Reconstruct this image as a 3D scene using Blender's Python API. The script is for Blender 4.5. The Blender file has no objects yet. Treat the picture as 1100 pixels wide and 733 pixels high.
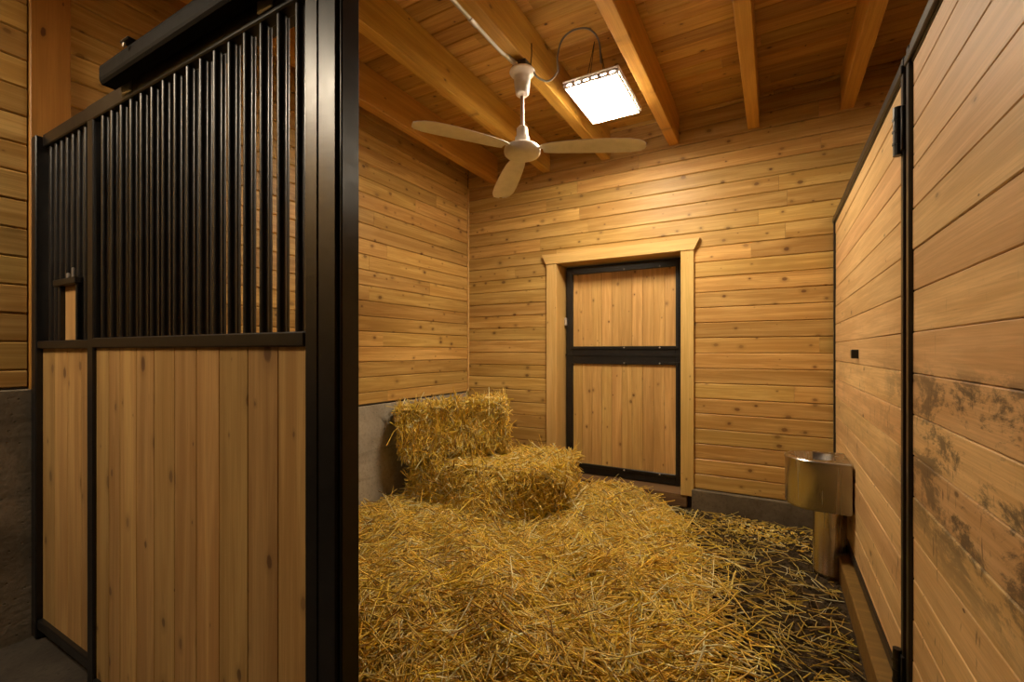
import bpy, bmesh, math, random
import numpy as np
from mathutils import Vector, Matrix, noise as mnoise

random.seed(7)
rng = np.random.default_rng(11)
S = bpy.context.scene
COL = S.collection

# ------------------------------------------------------------------ camera
cam = bpy.data.cameras.new('camera')
camo = bpy.data.objects.new('camera', cam)
COL.objects.link(camo)
camo.location = (0, 0, 1.44)
camo.rotation_euler = (math.radians(90), 0, math.radians(29.57))
cam.sensor_fit = 'HORIZONTAL'
cam.sensor_width = 36
cam.lens = 497 / 1100 * 36
cam.shift_y = 10.5 / 1100
cam.clip_start = 0.02
S.camera = camo

# ------------------------------------------------------------------ world, exposure
w = bpy.data.worlds.new('world')
S.world = w
w.use_nodes = True
w.node_tree.nodes['Background'].inputs[0].default_value = (1.0, 0.75, 0.45, 1)
w.node_tree.nodes['Background'].inputs[1].default_value = 0.01
S.view_settings.view_transform = 'Standard'
S.view_settings.look = 'None'
S.view_settings.gamma = 1
S.view_settings.exposure = 1.7

LAMP_COLOR = (1.0, 0.83, 0.60)
LAMP_STRENGTH = 36.0
AISLE_STRENGTH = 26.0
AISLE_SPOTS = [(-2.75, -0.72, 3.27, 0.0)]
NEIGHBOUR_STRENGTH = 16.0

# ------------------------------------------------------------------ helpers
def link(o, parent=None):
    COL.objects.link(o)
    if parent is not None:
        o.parent = parent
    return o

def tag(o, label=None, cat=None, group=None, kind=None):
    if label: o['label'] = label
    if cat: o['category'] = cat
    if group: o['group'] = group
    if kind: o['kind'] = kind
    return o

def empty(name, loc=(0, 0, 0), rz=0.0, parent=None):
    o = bpy.data.objects.new(name, None)
    o.empty_display_size = 0.1
    o.location = loc
    o.rotation_euler = (0, 0, rz)
    return link(o, parent)

class MB:
    """collects boxes, tubes, lathes and prisms into one mesh"""
    def __init__(self):
        self.v = []; self.f = []; self.sm = []
    def add(self, vs, fs, smooth=False, m=None):
        b = len(self.v)
        for p in vs:
            p = Vector(p)
            if m is not None: p = m @ p
            self.v.append(tuple(p))
        for q in fs:
            self.f.append(tuple(b + i for i in q)); self.sm.append(smooth)
        return self
    def box(self, x0, x1, y0, y1, z0, z1, c=0.0, m=None):
        """box with every edge chamfered by c"""
        if c <= 0:
            vs = [(x, y, z) for x in (x0, x1) for y in (y0, y1) for z in (z0, z1)]
            fs = [(0, 1, 3, 2), (4, 6, 7, 5), (0, 4, 5, 1), (2, 3, 7, 6), (0, 2, 6, 4), (1, 5, 7, 3)]
            return self.add(vs, fs, False, m)
        bm = bmesh.new()
        bmesh.ops.create_cube(bm, size=1)
        for q in bm.verts:
            q.co = Vector(((x0 + x1) / 2 + q.co.x * (x1 - x0), (y0 + y1) / 2 + q.co.y * (y1 - y0), (z0 + z1) / 2 + q.co.z * (z1 - z0)))
        bmesh.ops.bevel(bm, geom=list(bm.edges), offset=c, segments=1, affect='EDGES')
        bm.verts.index_update()
        self.add([q.co.copy() for q in bm.verts], [[q.index for q in f.verts] for f in bm.faces], False, m)
        bm.free()
        return self
    def prism(self, poly, d, m=None):
        """poly: 2D outline (x, y), extruded along +z by d"""
        n = len(poly)
        vs = [(x, y, 0) for x, y in poly] + [(x, y, d) for x, y in poly]
        fs = [tuple(range(n))[::-1], tuple(range(n, 2 * n))]
        fs += [(i, (i + 1) % n, n + (i + 1) % n, n + i) for i in range(n)]
        return self.add(vs, fs, False, m)
    def lathe(self, prof, seg=28, m=None, closed=True):
        vs = []; fs = []
        k = len(prof)
        for i in range(seg):
            a = 2 * math.pi * i / seg
            for r, z in prof:
                vs.append((r * math.cos(a), r * math.sin(a), z))
        for i in range(seg):
            j = (i + 1) % seg
            for q in range(k - 1):
                fs.append((i * k + q, j * k + q, j * k + q + 1, i * k + q + 1))
        return self.add(vs, fs, True, m)
    def tube(self, path, r, seg=10, cap=True):
        P = [Vector(p) for p in path]
        t0 = (P[1] - P[0]).normalized()
        n = t0.orthogonal().normalized()
        vs = []; fs = []
        for i, p in enumerate(P):
            t = (P[min(i + 1, len(P) - 1)] - P[max(i - 1, 0)]).normalized()
            n = (n - t * n.dot(t)).normalized()
            b = t.cross(n)
            rr = r[i] if isinstance(r, (list, tuple)) else r
            for s in range(seg):
                a = 2 * math.pi * s / seg
                vs.append(p + (n * math.cos(a) + b * math.sin(a)) * rr)
        for i in range(len(P) - 1):
            for s in range(seg):
                s2 = (s + 1) % seg
                fs.append((i * seg + s, i * seg + s2, (i + 1) * seg + s2, (i + 1) * seg + s))
        self.add(vs, fs, True)
        if cap:
            self.f.append(tuple(len(self.v) - len(vs) + s for s in range(seg))[::-1]); self.sm.append(False)
            self.f.append(tuple(len(self.v) - seg + s for s in range(seg))); self.sm.append(False)
        return self
    def mesh(self, name, mat):
        me = bpy.data.meshes.new(name)
        me.from_pydata(self.v, [], self.f)
        bm = bmesh.new(); bm.from_mesh(me)
        bmesh.ops.recalc_face_normals(bm, faces=bm.faces)
        bm.to_mesh(me); bm.free()
        if len(me.polygons) == len(self.sm):
            me.polygons.foreach_set('use_smooth', self.sm)
        if any(self.sm): me.set_sharp_from_angle(angle=math.radians(42))
        me.materials.append(mat)
        return me
    def build(self, name, mat, parent=None, loc=None):
        o = bpy.data.objects.new(name, self.mesh(name, mat))
        if loc is not None: o.location = loc
        return link(o, parent)

def spline(pts, n=8):
    """Catmull-Rom through the points"""
    P = [Vector(p) for p in pts]
    P = [P[0] * 2 - P[1]] + P + [P[-1] * 2 - P[-2]]
    out = []
    for i in range(1, len(P) - 2):
        for k in range(n):
            t = k / n
            a, b, c, d = P[i - 1], P[i], P[i + 1], P[i + 2]
            out.append(0.5 * ((2 * b) + (c - a) * t + (2 * a - 5 * b + 4 * c - d) * t * t + (3 * b - a - 3 * c + d) * t ** 3))
    out.append(P[-2])
    return out

# ------------------------------------------------------------------ materials
class NT:
    def __init__(self, name):
        self.m = bpy.data.materials.new(name); self.m.use_nodes = True
        self.t = self.m.node_tree; self.n = self.t.nodes; self.l = self.t.links
        self.b = self.n['Principled BSDF']
    def new(self, typ, **kw):
        nd = self.n.new(typ)
        for k, v in kw.items(): setattr(nd, k, v)
        return nd
    def set(self, sock, v):
        if hasattr(v, 'is_output') or isinstance(v, bpy.types.NodeSocket): self.l.new(v, sock)
        else: sock.default_value = v
    def math(self, op, a, b=0.0, c=0.0, clamp=False):
        nd = self.new('ShaderNodeMath', operation=op, use_clamp=clamp)
        self.set(nd.inputs[0], a); self.set(nd.inputs[1], b); self.set(nd.inputs[2], c)
        return nd.outputs[0]
    def vm(self, op, a, b):
        nd = self.new('ShaderNodeVectorMath', operation=op)
        self.set(nd.inputs[0], a); self.set(nd.inputs[1], b)
        return nd.outputs[0]
    def noise(self, vec, scale=1.0, detail=3.0, rough=0.55, dist=0.0):
        nd = self.new('ShaderNodeTexNoise')
        self.set(nd.inputs['Vector'], vec)
        nd.inputs['Scale'].default_value = scale; nd.inputs['Detail'].default_value = detail
        nd.inputs['Roughness'].default_value = rough; nd.inputs['Distortion'].default_value = dist
        return nd.outputs[0]
    def ramp(self, fac, lo, hi):
        """smooth 0..1 between lo and hi"""
        nd = self.new('ShaderNodeMapRange', interpolation_type='SMOOTHSTEP')
        self.set(nd.inputs[0], fac); self.set(nd.inputs[1], lo); self.set(nd.inputs[2], hi)
        return nd.outputs[0]
    def mix(self, fac, a, b, mode='MIX'):
        nd = self.new('ShaderNodeMix', data_type='RGBA', blend_type=mode)
        self.set(nd.inputs[0], fac)
        self.set(nd.inputs[6], a if not isinstance(a, tuple) else (*a, 1)[:4])
        self.set(nd.inputs[7], b if not isinstance(b, tuple) else (*b, 1)[:4])
        return nd.outputs[2]
    def bump(self, h, strength=0.3, dist=0.01):
        nd = self.new('ShaderNodeBump')
        nd.inputs['Strength'].default_value = strength; nd.inputs['Distance'].default_value = dist
        self.set(nd.inputs['Height'], h)
        self.l.new(nd.outputs[0], self.b.inputs['Normal'])
    def base(self, c): self.set(self.b.inputs['Base Color'], c if not isinstance(c, tuple) else (*c, 1)[:4])
    def p(self, **kw):
        for k, v in kw.items(): self.set(self.b.inputs[k.replace('_', ' ')], v)

def wood(name, light, dark, knot, amount=0.35, rough=0.5, vary=0.16, stains=False, kscale=(5.2, 7.2), ksize=0.17):
    N = NT(name)
    tc = N.new('ShaderNodeTexCoord').outputs['Object']
    rnd = N.new('ShaderNodeObjectInfo').outputs['Random']
    off = N.new('ShaderNodeCombineXYZ')
    N.set(off.inputs[0], N.math('MULTIPLY', rnd, 53.7)); N.set(off.inputs[1], N.math('MULTIPLY', rnd, 91.3)); N.set(off.inputs[2], N.math('MULTIPLY', rnd, 17.9))
    co = N.vm('ADD', tc, off.outputs[0])
    g1 = N.noise(N.vm('MULTIPLY', co, (1.1, 20, 20)), 1, 5, 0.62, 0.7)
    g2 = N.noise(N.vm('MULTIPLY', co, (3, 150, 150)), 1, 3, 0.6, 0.2)
    big = N.noise(N.vm('MULTIPLY', co, (0.9, 3, 3)), 1, 2)
    c = N.mix(N.ramp(g1, 0.36, 0.66), dark, light)
    c = N.mix(N.math('MULTIPLY', N.ramp(g2, 0.62, 0.4), 0.22), c, tuple(x * 0.55 for x in dark))
    c = N.mix(N.math('MULTIPLY', N.ramp(big, 0.45, 0.7), 0.3), c, tuple(x * 0.8 for x in dark))
    # knots
    wob = N.noise(N.vm('MULTIPLY', co, (16, 34, 16)), 1, 3)
    kv = N.vm('ADD', N.vm('MULTIPLY', co, (kscale[0], kscale[1], 0.0)), N.vm('MULTIPLY', N.vm('SUBTRACT', N.new('ShaderNodeCombineXYZ').outputs[0], (0, 0, 0)), (0, 0, 0)))
    vo = N.new('ShaderNodeTexVoronoi', voronoi_dimensions='2D')
    N.set(vo.inputs['Vector'], kv); vo.inputs['Scale'].default_value = 1
    sep = N.new('ShaderNodeSeparateColor'); N.l.new(vo.outputs['Color'], sep.inputs[0])
    rad = N.math('MULTIPLY', N.math('SUBTRACT', sep.outputs[0], 1 - amount * 1.6), ksize)
    rad = N.math('MAXIMUM', rad, 0.0)
    d = N.math('ADD', vo.outputs['Distance'], N.math('MULTIPLY', N.math('SUBTRACT', wob, 0.5), 0.11))
    rel = N.math('DIVIDE', d, N.math('ADD', rad, 0.0005))
    halo = N.ramp(rel, 2.3, 0.8)
    core = N.ramp(rel, 1.0, 0.55)
    c = N.mix(N.math('MULTIPLY', halo, 0.42), c, tuple(x * 0.62 for x in dark))
    ktone = N.math('MULTIPLY_ADD', sep.outputs[1], 0.55, 0.42)
    c = N.mix(N.math('MULTIPLY', core, ktone), c, knot)
    # short resin streaks
    rs = N.noise(N.vm('MULTIPLY', co, (7, 55, 7)), 1, 2, 0.5, 0.3)
    c = N.mix(N.math('MULTIPLY', N.ramp(rs, 0.70, 0.80), 0.45), c, tuple(x * 0.5 for x in dark))
    if stains:
        pos = N.new('ShaderNodeNewGeometry').outputs['Position']
        sx = N.new('ShaderNodeSeparateXYZ'); N.l.new(pos, sx.inputs[0])
        # hoof scuffs and grime at chest height, stretched along the planks
        sn = N.noise(N.vm('MULTIPLY', pos, (1, 3.0, 8.0)), 1, 9, 0.78, 0.35)
        band = N.math('MULTIPLY', N.ramp(sx.outputs[2], 0.70, 1.0), N.ramp(sx.outputs[2], 1.42, 1.33))
        near = N.math('MULTIPLY_ADD', N.ramp(sx.outputs[1], 2.9, 1.5), 0.85, 0.15)
        msk = N.math('MULTIPLY', N.math('MULTIPLY', band, near), N.ramp(sn, 0.475, 0.575))
        c = N.mix(N.math('MULTIPLY', msk, 0.82), c, (0.045, 0.04, 0.033))
        # short vertical nicks
        nk = N.noise(N.vm('MULTIPLY', pos, (1, 42, 11)), 1, 2, 0.5, 0.4)
        nm = N.math('MULTIPLY', N.ramp(nk, 0.66, 0.74), N.ramp(sx.outputs[2], 1.75, 1.2))
        c = N.mix(N.math('MULTIPLY', nm, 0.7), c, (0.10, 0.06, 0.03))
    hsv = N.new('ShaderNodeHueSaturation')
    r2 = N.math('FRACT', N.math('MULTIPLY', rnd, 7.31))
    N.set(hsv.inputs['Value'], N.math('MULTIPLY_ADD', rnd, vary * 2, 1 - vary))
    N.set(hsv.inputs['Hue'], N.math('MULTIPLY_ADD', r2, 0.012, 0.496))
    N.set(hsv.inputs['Color'], c)
    N.base(hsv.outputs[0])
    N.p(Roughness=rough, Specular_IOR_Level=0.35)
    N.bump(N.math('SUBTRACT', g2, N.math('MULTIPLY', core, 0.5)), 0.18, 0.003)
    return N.m

def plain(name, col, rough=0.5, metal=0.0, spec=0.5, mottle=0.0, mscale=30.0):
    N = NT(name)
    if mottle > 0:
        tc = N.new('ShaderNodeTexCoord').outputs['Object']
        n = N.noise(tc, mscale, 4, 0.6)
        N.base(N.mix(N.ramp(n, 0.35, 0.65), tuple(x * (1 - mottle) for x in col), tuple(min(1, x * (1 + mottle)) for x in col)))
        N.p(Roughness=N.math('MULTIPLY_ADD', n, 0.2, rough - 0.1))
    else:
        N.base(col); N.p(Roughness=rough)
    N.p(Metallic=metal, Specular_IOR_Level=spec)
    return N.m

KN = (0.15, 0.066, 0.02)
M = {}
M['wall'] = wood('spruce_wall_board', (0.66, 0.42, 0.140), (0.46, 0.255, 0.066), KN, 0.52, 0.46, 0.17)
M['deck'] = wood('deck_board', (0.60, 0.345, 0.085), (0.42, 0.21, 0.042), (0.07, 0.028, 0.01), 0.40, 0.5, 0.2)
M['joist'] = wood('joist_timber', (0.66, 0.365, 0.070), (0.52, 0.265, 0.043), (0.12, 0.05, 0.014), 0.36, 0.42, 0.07, kscale=(3.0, 6.0), ksize=0.22)
M['door'] = wood('door_board', (0.68, 0.42, 0.150), (0.52, 0.30, 0.095), KN, 0.40, 0.5, 0.1)
M['front'] = wood('front_board', (0.52, 0.315, 0.115), (0.39, 0.21, 0.068), (0.13, 0.06, 0.024), 0.50, 0.5, 0.17, kscale=(3.8, 6.4), ksize=0.16)
M['part'] = wood('partition_plank', (0.77, 0.52, 0.26), (0.61, 0.38, 0.17), (0.12, 0.065, 0.03), 0.22, 0.5, 0.1, stains=True, kscale=(2.4, 5))
M['casing'] = wood('casing_pine', (0.72, 0.48, 0.18), (0.62, 0.39, 0.125), (0.20, 0.09, 0.03), 0.28, 0.5, 0.05)
M['sill'] = wood('sill_timber', (0.22, 0.13, 0.055), (0.15, 0.08, 0.035), (0.05, 0.03, 0.015), 0.2, 0.7, 0.05)
M['kick'] = wood('kick_timber', (0.25, 0.13, 0.033), (0.17, 0.085, 0.02), (0.08, 0.04, 0.015), 0.22, 0.6, 0.05)
M['post'] = wood('post_timber', (0.50, 0.22, 0.045), (0.42, 0.17, 0.032), (0.12, 0.04, 0.012), 0.2, 0.5, 0.03, kscale=(2, 5))
M['backing'] = plain('dark_backing', (0.05, 0.028, 0.012), 0.9)
M['shell'] = plain('plain_shell', (0.40, 0.24, 0.09), 0.8, mottle=0.2, mscale=3)

def black_steel():
    N = NT('black_steel')
    tc = N.new('ShaderNodeTexCoord').outputs['Object']
    n = N.noise(tc, 22, 4, 0.6)
    N.base(N.mix(N.ramp(n, 0.4, 0.7), (0.008, 0.007, 0.0065), (0.014, 0.012, 0.0105)))
    N.p(Roughness=N.math('MULTIPLY_ADD', n, 0.16, 0.26), Specular_IOR_Level=0.5)
    N.bump(N.noise(tc, 260, 2), 0.06, 0.002)
    return N.m
M['black'] = black_steel()
M['matte'] = plain('matte_black_paint', (0.009, 0.008, 0.007), 0.6, spec=0.06, mottle=0.15)

def concrete(name, a, b, scale=1.0):
    N = NT(name)
    tc = N.new('ShaderNodeNewGeometry').outputs['Position']
    n1 = N.noise(tc, 2.3 * scale, 6, 0.62, 0.4)
    n2 = N.noise(tc, 38 * scale, 4, 0.6)
    vo = N.new('ShaderNodeTexVoronoi'); N.set(vo.inputs['Vector'], tc); vo.inputs['Scale'].default_value = 26
    pit = N.ramp(vo.outputs['Distance'], 0.16, 0.06)
    c = N.mix(N.ramp(n1, 0.35, 0.68), b, a)
    c = N.mix(N.math('MULTIPLY', N.ramp(n2, 0.45, 0.7), 0.35), c, tuple(x * 0.6 for x in b))
    c = N.mix(N.math('MULTIPLY', pit, 0.5), c, tuple(x * 0.3 for x in b))
    lift = N.noise(N.vm('MULTIPLY', tc, (0.6, 0.6, 9)), 1, 3, 0.5, 0.5)
    c = N.mix(N.math('MULTIPLY', N.ramp(lift, 0.58, 0.72), 0.4), c, tuple(x * 0.45 for x in b))
    N.base(c); N.p(Roughness=0.85, Specular_IOR_Level=0.25)
    N.bump(N.math('SUBTRACT', n2, pit), 0.5, 0.006)
    return N.m
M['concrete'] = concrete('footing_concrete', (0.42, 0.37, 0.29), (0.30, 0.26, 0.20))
M['dimmed'] = concrete('dimmed_concrete', (0.33, 0.275, 0.20), (0.18, 0.148, 0.105))  # aisle side of the footing, colour darkened to offset the aisle lamp's light
M['curb'] = concrete('dark_curb_concrete', (0.17, 0.135, 0.09), (0.10, 0.078, 0.05))  # darker concrete colour for the low footing along the back wall
M['slab'] = concrete('aisle_slab', (0.075, 0.06, 0.043), (0.04, 0.031, 0.022))

def dirt():
    N = NT('damp_dirt')
    tc = N.new('ShaderNodeNewGeometry').outputs['Position']
    n1 = N.noise(tc, 9, 8, 0.72, 0.3); n2 = N.noise(tc, 48, 6, 0.75)
    c = N.mix(N.ramp(n1, 0.35, 0.65), (0.05, 0.033, 0.017), (0.135, 0.093, 0.05))
    c = N.mix(N.math('MULTIPLY', N.ramp(n2, 0.5, 0.62), 0.7), c, (0.035, 0.024, 0.014))
    N.base(c); N.p(Roughness=0.92, Specular_IOR_Level=0.2)
    N.bump(n2, 1.0, 0.03)
    return N.m
M['dirt'] = dirt()

def straw_mat(name, attr=True, col=(0.34, 0.19, 0.035)):
    N = NT(name)
    if attr:
        a = N.new('ShaderNodeVertexColor'); a.layer_name = 'tint'
        N.base(a.outputs[0])
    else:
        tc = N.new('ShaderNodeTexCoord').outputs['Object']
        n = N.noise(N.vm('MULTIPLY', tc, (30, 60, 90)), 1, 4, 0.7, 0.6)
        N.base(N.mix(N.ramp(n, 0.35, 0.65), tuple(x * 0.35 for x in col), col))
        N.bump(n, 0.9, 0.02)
    N.p(Roughness=0.36, Specular_IOR_Level=0.5)
    return N.m
M['straw'] = straw_mat('straw_stalk')
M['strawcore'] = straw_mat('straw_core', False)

def stainless():
    N = NT('brushed_stainless')
    tc = N.new('ShaderNodeTexCoord').outputs['Object']
    n = N.noise(N.vm('MULTIPLY', tc, (26, 26, 1.2)), 1, 2, 0.5)
    N.base(N.mix(n, (0.40, 0.37, 0.33), (0.56, 0.53, 0.48)))
    N.p(Metallic=1.0, Roughness=N.math('MULTIPLY_ADD', n, 0.12, 0.2))
    return N.m
M['steel'] = stainless()
M['white'] = plain('white_enamel', (0.83, 0.79, 0.75), 0.38, mottle=0.05, mscale=14)
M['rod'] = plain('painted_rod', (0.45, 0.36, 0.32), 0.35, 0.4)
M['galv'] = plain('galvanised_steel', (0.52, 0.52, 0.52), 0.35, 0.9)
M['zinc'] = plain('zinc_bolt', (0.75, 0.73, 0.70), 0.3, 0.6)
M['box'] = plain('dark_box', (0.06, 0.045, 0.04), 0.5, mottle=0.2)
M['cable'] = plain('grey_cable', (0.22, 0.20, 0.19), 0.45, 0.3)
M['housing'] = plain('lamp_housing', (0.55, 0.50, 0.50), 0.4, mottle=0.05)
M['wire'] = plain('dark_wire', (0.06, 0.035, 0.02), 0.5, 0.5)
M['water'] = plain('water', (0.02, 0.022, 0.02), 0.06)

def emit(name, col, st):
    N = NT(name)
    N.base((0.8, 0.8, 0.8))
    N.p(Emission_Color=(*col, 1), Emission_Strength=st)
    return N.m
M['lens'] = emit('lit_lens', LAMP_COLOR, LAMP_STRENGTH)
M['lens2'] = emit('added_lens_aisle', LAMP_COLOR, AISLE_STRENGTH)

# ------------------------------------------------------------------ boards
AX = {  # local length axis, width axis; the face normal is their cross product
    'back': (Vector((1, 0, 0)), Vector((0, 0, 1))),
    'left': (Vector((0, 1, 0)), Vector((0, 0, 1))),
    'right': (Vector((0, -1, 0)), Vector((0, 0, 1))),
    'deck': (Vector((1, 0, 0)), Vector((0, -1, 0))),
    'vert': (Vector((0, 0, 1)), Vector((-1, 0, 0))),
}
_bc = {}
def board_mesh(L, W, T, mat, c=0.004, jag=0):
    key = (round(L, 3), round(W, 4), round(T, 4), mat.name, c)
    if key in _bc: return _bc[key]
    hw = W / 2
    prof = [(-hw, 0), (hw, 0), (hw, T - c), (hw - c, T), (-hw + c, T), (-hw, T - c)]
    vs = [(x, y, z) for x in (-L / 2, L / 2) for y, z in prof]
    n = len(prof)
    fs = [tuple(range(n))[::-1], tuple(range(n, 2 * n))] + [(i, (i + 1) % n, n + (i + 1) % n, n + i) for i in range(n)]
    me = MB().add(vs, fs).mesh('board', mat)
    _bc[key] = me
    return me

def board(parent, kind, centre, L, W, T, mat, name='board', c=0.004):
    """centre = centre of the board's back face, in the parent's space"""
    ax, ay = AX[kind]; az = ax.cross(ay)
    o = bpy.data.objects.new(name, board_mesh(L, W, T, mat, c))
    m = Matrix((ax, ay, az)).transposed().to_4x4()
    m.translation = centre
    link(o, parent)
    o.matrix_local = m
    return o

def courses(parent, kind, u0, u1, w0, w1, pos, row, mat, T=0.02, joint=(1.7, 3.4), holes=(), gap=0.0025, start=None):
    """rows of planks between u0..u1 (length) and w0..w1 (width direction), butt joints at random"""
    y = w0 if start is None else start
    while y < w1 - 0.01:
        a, b = max(y, w0), min(y + row, w1)
        y += row
        if b - a < 0.015: continue
        spans = [(u0, u1)]
        for hu0, hu1, hw0, hw1 in holes:
            if b > hw0 + 0.02 and a < hw1 - 0.02:
                spans = [s for s0, s1 in spans for s in ((s0, min(s1, hu0)), (max(s0, hu1), s1)) if s[1] - s[0] > 0.02]
        for s0, s1 in spans:
            p = s0
            first = True
            while p < s1 - 0.01:
                L = random.uniform(*joint) * (random.uniform(0.35, 1) if first else 1)
                first = False
                e = p + L
                if s1 - e < 0.45: e = s1
                mid = (p + e) / 2; wc = (a + b) / 2
                Tt = T + random.uniform(-0.0012, 0.0012)
                Tt = round(Tt, 3)
                if kind == 'back': ctr = (mid, pos, wc)
                elif kind in ('left', 'right'): ctr = (pos, mid, wc)
                else: ctr = (mid, wc, pos)
                board(parent, kind, ctr, round(e - p - 0.0015, 3), b - a - gap, Tt, mat, c=0.0065)
                p = e

# ------------------------------------------------------------------ structure
D = 4.5            # back wall face
XL = -3.148        # left wall face
XR = 0.415         # partition face
YF = 0.80          # stall front face
ZC = 3.65          # underside of the ceiling deck

def struct(name, mb, mat, parent=None):
    o = mb.build(name, mat, parent)
    if parent is None: o['kind'] = 'structure'
    return o

# stall floor: dirt, gently uneven
def floor_h(x, y):
    return 0.018 * mnoise.noise(Vector((x * 1.7, y * 1.7, 0))) + 0.012 * mnoise.noise(Vector((x * 6, y * 6, 3))) + 0.010 * mnoise.noise(Vector((x * 19, y * 19, 5)))
mb = MB()
nx, ny = 150, 150
xs = np.linspace(XL - 0.1, 1.4, nx); ys = np.linspace(0.84, D + 0.15, ny)
for yy in ys:
    for xx in xs: mb.v.append((float(xx), float(yy), floor_h(xx, yy) - 0.012))
for j in range(ny - 1):
    for i in range(nx - 1):
        a = j * nx + i
        mb.f.append((a, a + 1, a + nx + 1, a + nx)); mb.sm.append(True)
fl = struct('floor', mb, M['dirt'])
struct('aisle_floor', MB().box(-6, 4, -4, 0.84, -0.2, 0.05), M['slab'])

# back wall
DX0, DX1, DZ1 = -2.0, -0.745, 2.36      # door opening
wb = MB()
wb.box(XL - 0.3, DX0 - 0.031, D + 0.02, D + 0.3, 0, ZC + 0.1)
wb.box(DX1 + 0.031, 2.6, D + 0.02, D + 0.3, 0, ZC + 0.1)
wb.box(DX0 - 0.031, DX1 + 0.031, D + 0.02, D + 0.3, DZ1 + 0.031, ZC + 0.1)
wall_back = struct('wall_back', wb, M['backing'])
courses(wall_back, 'back', XL, 2.55, 0.184, ZC, D + 0.021, 0.1372, M['wall'],
        holes=[(DX0 - 0.012, DX1 + 0.012, 0.0, DZ1)], joint=(1.5, 3.2))
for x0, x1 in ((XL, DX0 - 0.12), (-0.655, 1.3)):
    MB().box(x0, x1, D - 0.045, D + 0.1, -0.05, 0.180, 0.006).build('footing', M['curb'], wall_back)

# left wall: planks over a concrete footing, higher in the aisle
wl = MB().box(XL - 0.3, XL - 0.02, -4, D + 0.02, 0, ZC + 0.1)
wall_left = struct('wall_left', wl, M['backing'])
courses(wall_left, 'left', 0.95, D - 0.004, 0.962, ZC, XL - 0.021, 0.136, M['wall'], start=0.962 - 0.03, joint=(1.6, 3.4))
courses(wall_left, 'left', -3.5, 0.79, 1.262, ZC, XL - 0.021, 0.136, M['wall'], start=1.262 - 0.05, joint=(1.6, 3.4))
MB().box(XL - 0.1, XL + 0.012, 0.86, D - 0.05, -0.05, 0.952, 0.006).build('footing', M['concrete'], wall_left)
MB().box(XL - 0.1, XL + 0.012, -4, 0.855, -0.05, 1.255, 0.006).build('footing', M['dimmed'], wall_left)
MB().box(XL - 0.02, XL + 0.002, 0.95, D - 0.02, 0.952, 0.964).build('flashing', M['black'], wall_left)
MB().box(XL - 0.02, XL + 0.002, -4, 0.79, 1.254, 1.264).build('flashing', M['black'], wall_left)
struct('trim_1', MB().box(XL, XL + 0.018, D - 0.02, D - 0.0015, 0.96, ZC - 0.3, 0.003), M['casing'])

# ceiling deck
ceiling = struct('ceiling', MB().box(-6, 4.5, -4, D + 0.3, ZC + 0.022, ZC + 0.12), M['backing'])
courses(ceiling, 'deck', XL - 0.05, 2.55, -0.3, D + 0.02, ZC + 0.021, 0.142, M['deck'], joint=(1.8, 3.6))
# shell of the barn behind the camera
struct('wall_right', MB().box(2.55, 2.75, -4, D + 0.3, 0, ZC + 0.1), M['shell'])
struct('wall_front', MB().box(-6, 4.5, -4.2, -4, 0, ZC + 0.1), M['shell'])

# joists
JZ = 3.352
JL = ['roof joist running closest to the concrete-footed side wall', 'roof joist second out from the concrete-footed side wall, behind the fan',
      'roof joist that carries the ceiling fan and the metal conduit', 'roof joist beside the lit panel lamp, on its partition side',
      'slim-looking roof joist halfway between panel lamp and partition', 'roof joist ending highest on the back wall, beside the partition top',
      'roof joist over the neighbouring stall beyond the partition']
JX = [-2.736 + 0.656 * k for k in range(7)]
for k, xr in enumerate(JX):
    j = MB().box(-2.55, 2.55, -0.1455, 0.1455, -0.045, 0.045, 0.004).build('ceiling_joist', M['joist'])
    # local x is the length; world: length along Y
    j.matrix_world = Matrix(((0, 0, 1, xr - 0.045), (1, 0, 0, 1.945), (0, 1, 0, JZ + 0.1475), (0, 0, 0, 1)))
    tag(j, JL[k], 'beam', 'roof joists')

# timber post on the left wall
tp = MB().box(-1.2, 1.2, -0.075, 0.075, -0.08, 0.08, 0.004).build('timber_post', M['post'])
tp.matrix_world = Matrix(((0, 0, 1, XL - 0.062), (0, 1, 0, 0.871), (1, 0, 0, 2.45), (0, 0, 0, 1)))
tag(tp, 'reddish square timber post rising above the black stall front', 'post')
MB().box(1.155, 1.2, -0.085, 0.085, 0.05, 0.092, 0.003).build('top_plate', M['black'], tp)

# ------------------------------------------------------------------ door_1: Dutch door in a pine casing
door = empty('door_1', (-1.3725, D, 0.0)); door['kind'] = 'structure'
ox = -1.3725
def DB(x0, x1, y0, y1, z0, z1, c=0.004): return MB().box(x0 - ox, x1 - ox, y0 - D, y1 - D, z0, z1, c)
def vboard(x0, x1, y0, y1, z0, z1, mat, name, parent, o0):
    """upright solid timber, grain along its length; y0 is the face"""
    L, W, T = z1 - z0, x1 - x0, y1 - y0
    o = bpy.data.objects.new(name, MB().box(-L / 2, L / 2, -W / 2, W / 2, 0, T, 0.004).mesh(name, mat))
    link(o, parent)
    m = Matrix((AX['vert'][0], AX['vert'][1], AX['vert'][0].cross(AX['vert'][1]))).transposed().to_4x4()
    m.translation = Vector(((x0 + x1) / 2, y1, (z0 + z1) / 2)) - Vector(o0)
    o.matrix_local = m
    return o
o0 = (ox, D, 0)
vboard(-2.117, -2.0, D - 0.03, D + 0.01, 0.10, 2.36, M['casing'], 'casing', door, o0)
vboard(-0.752, -0.639, D - 0.03, D + 0.01, 0.112, 2.36, M['casing'], 'casing', door, o0)
hp = [(-2.119 - ox, 2.36), (-0.637 - ox, 2.36), (-0.585 - ox, 2.462), (-2.165 - ox, 2.462)]
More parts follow.
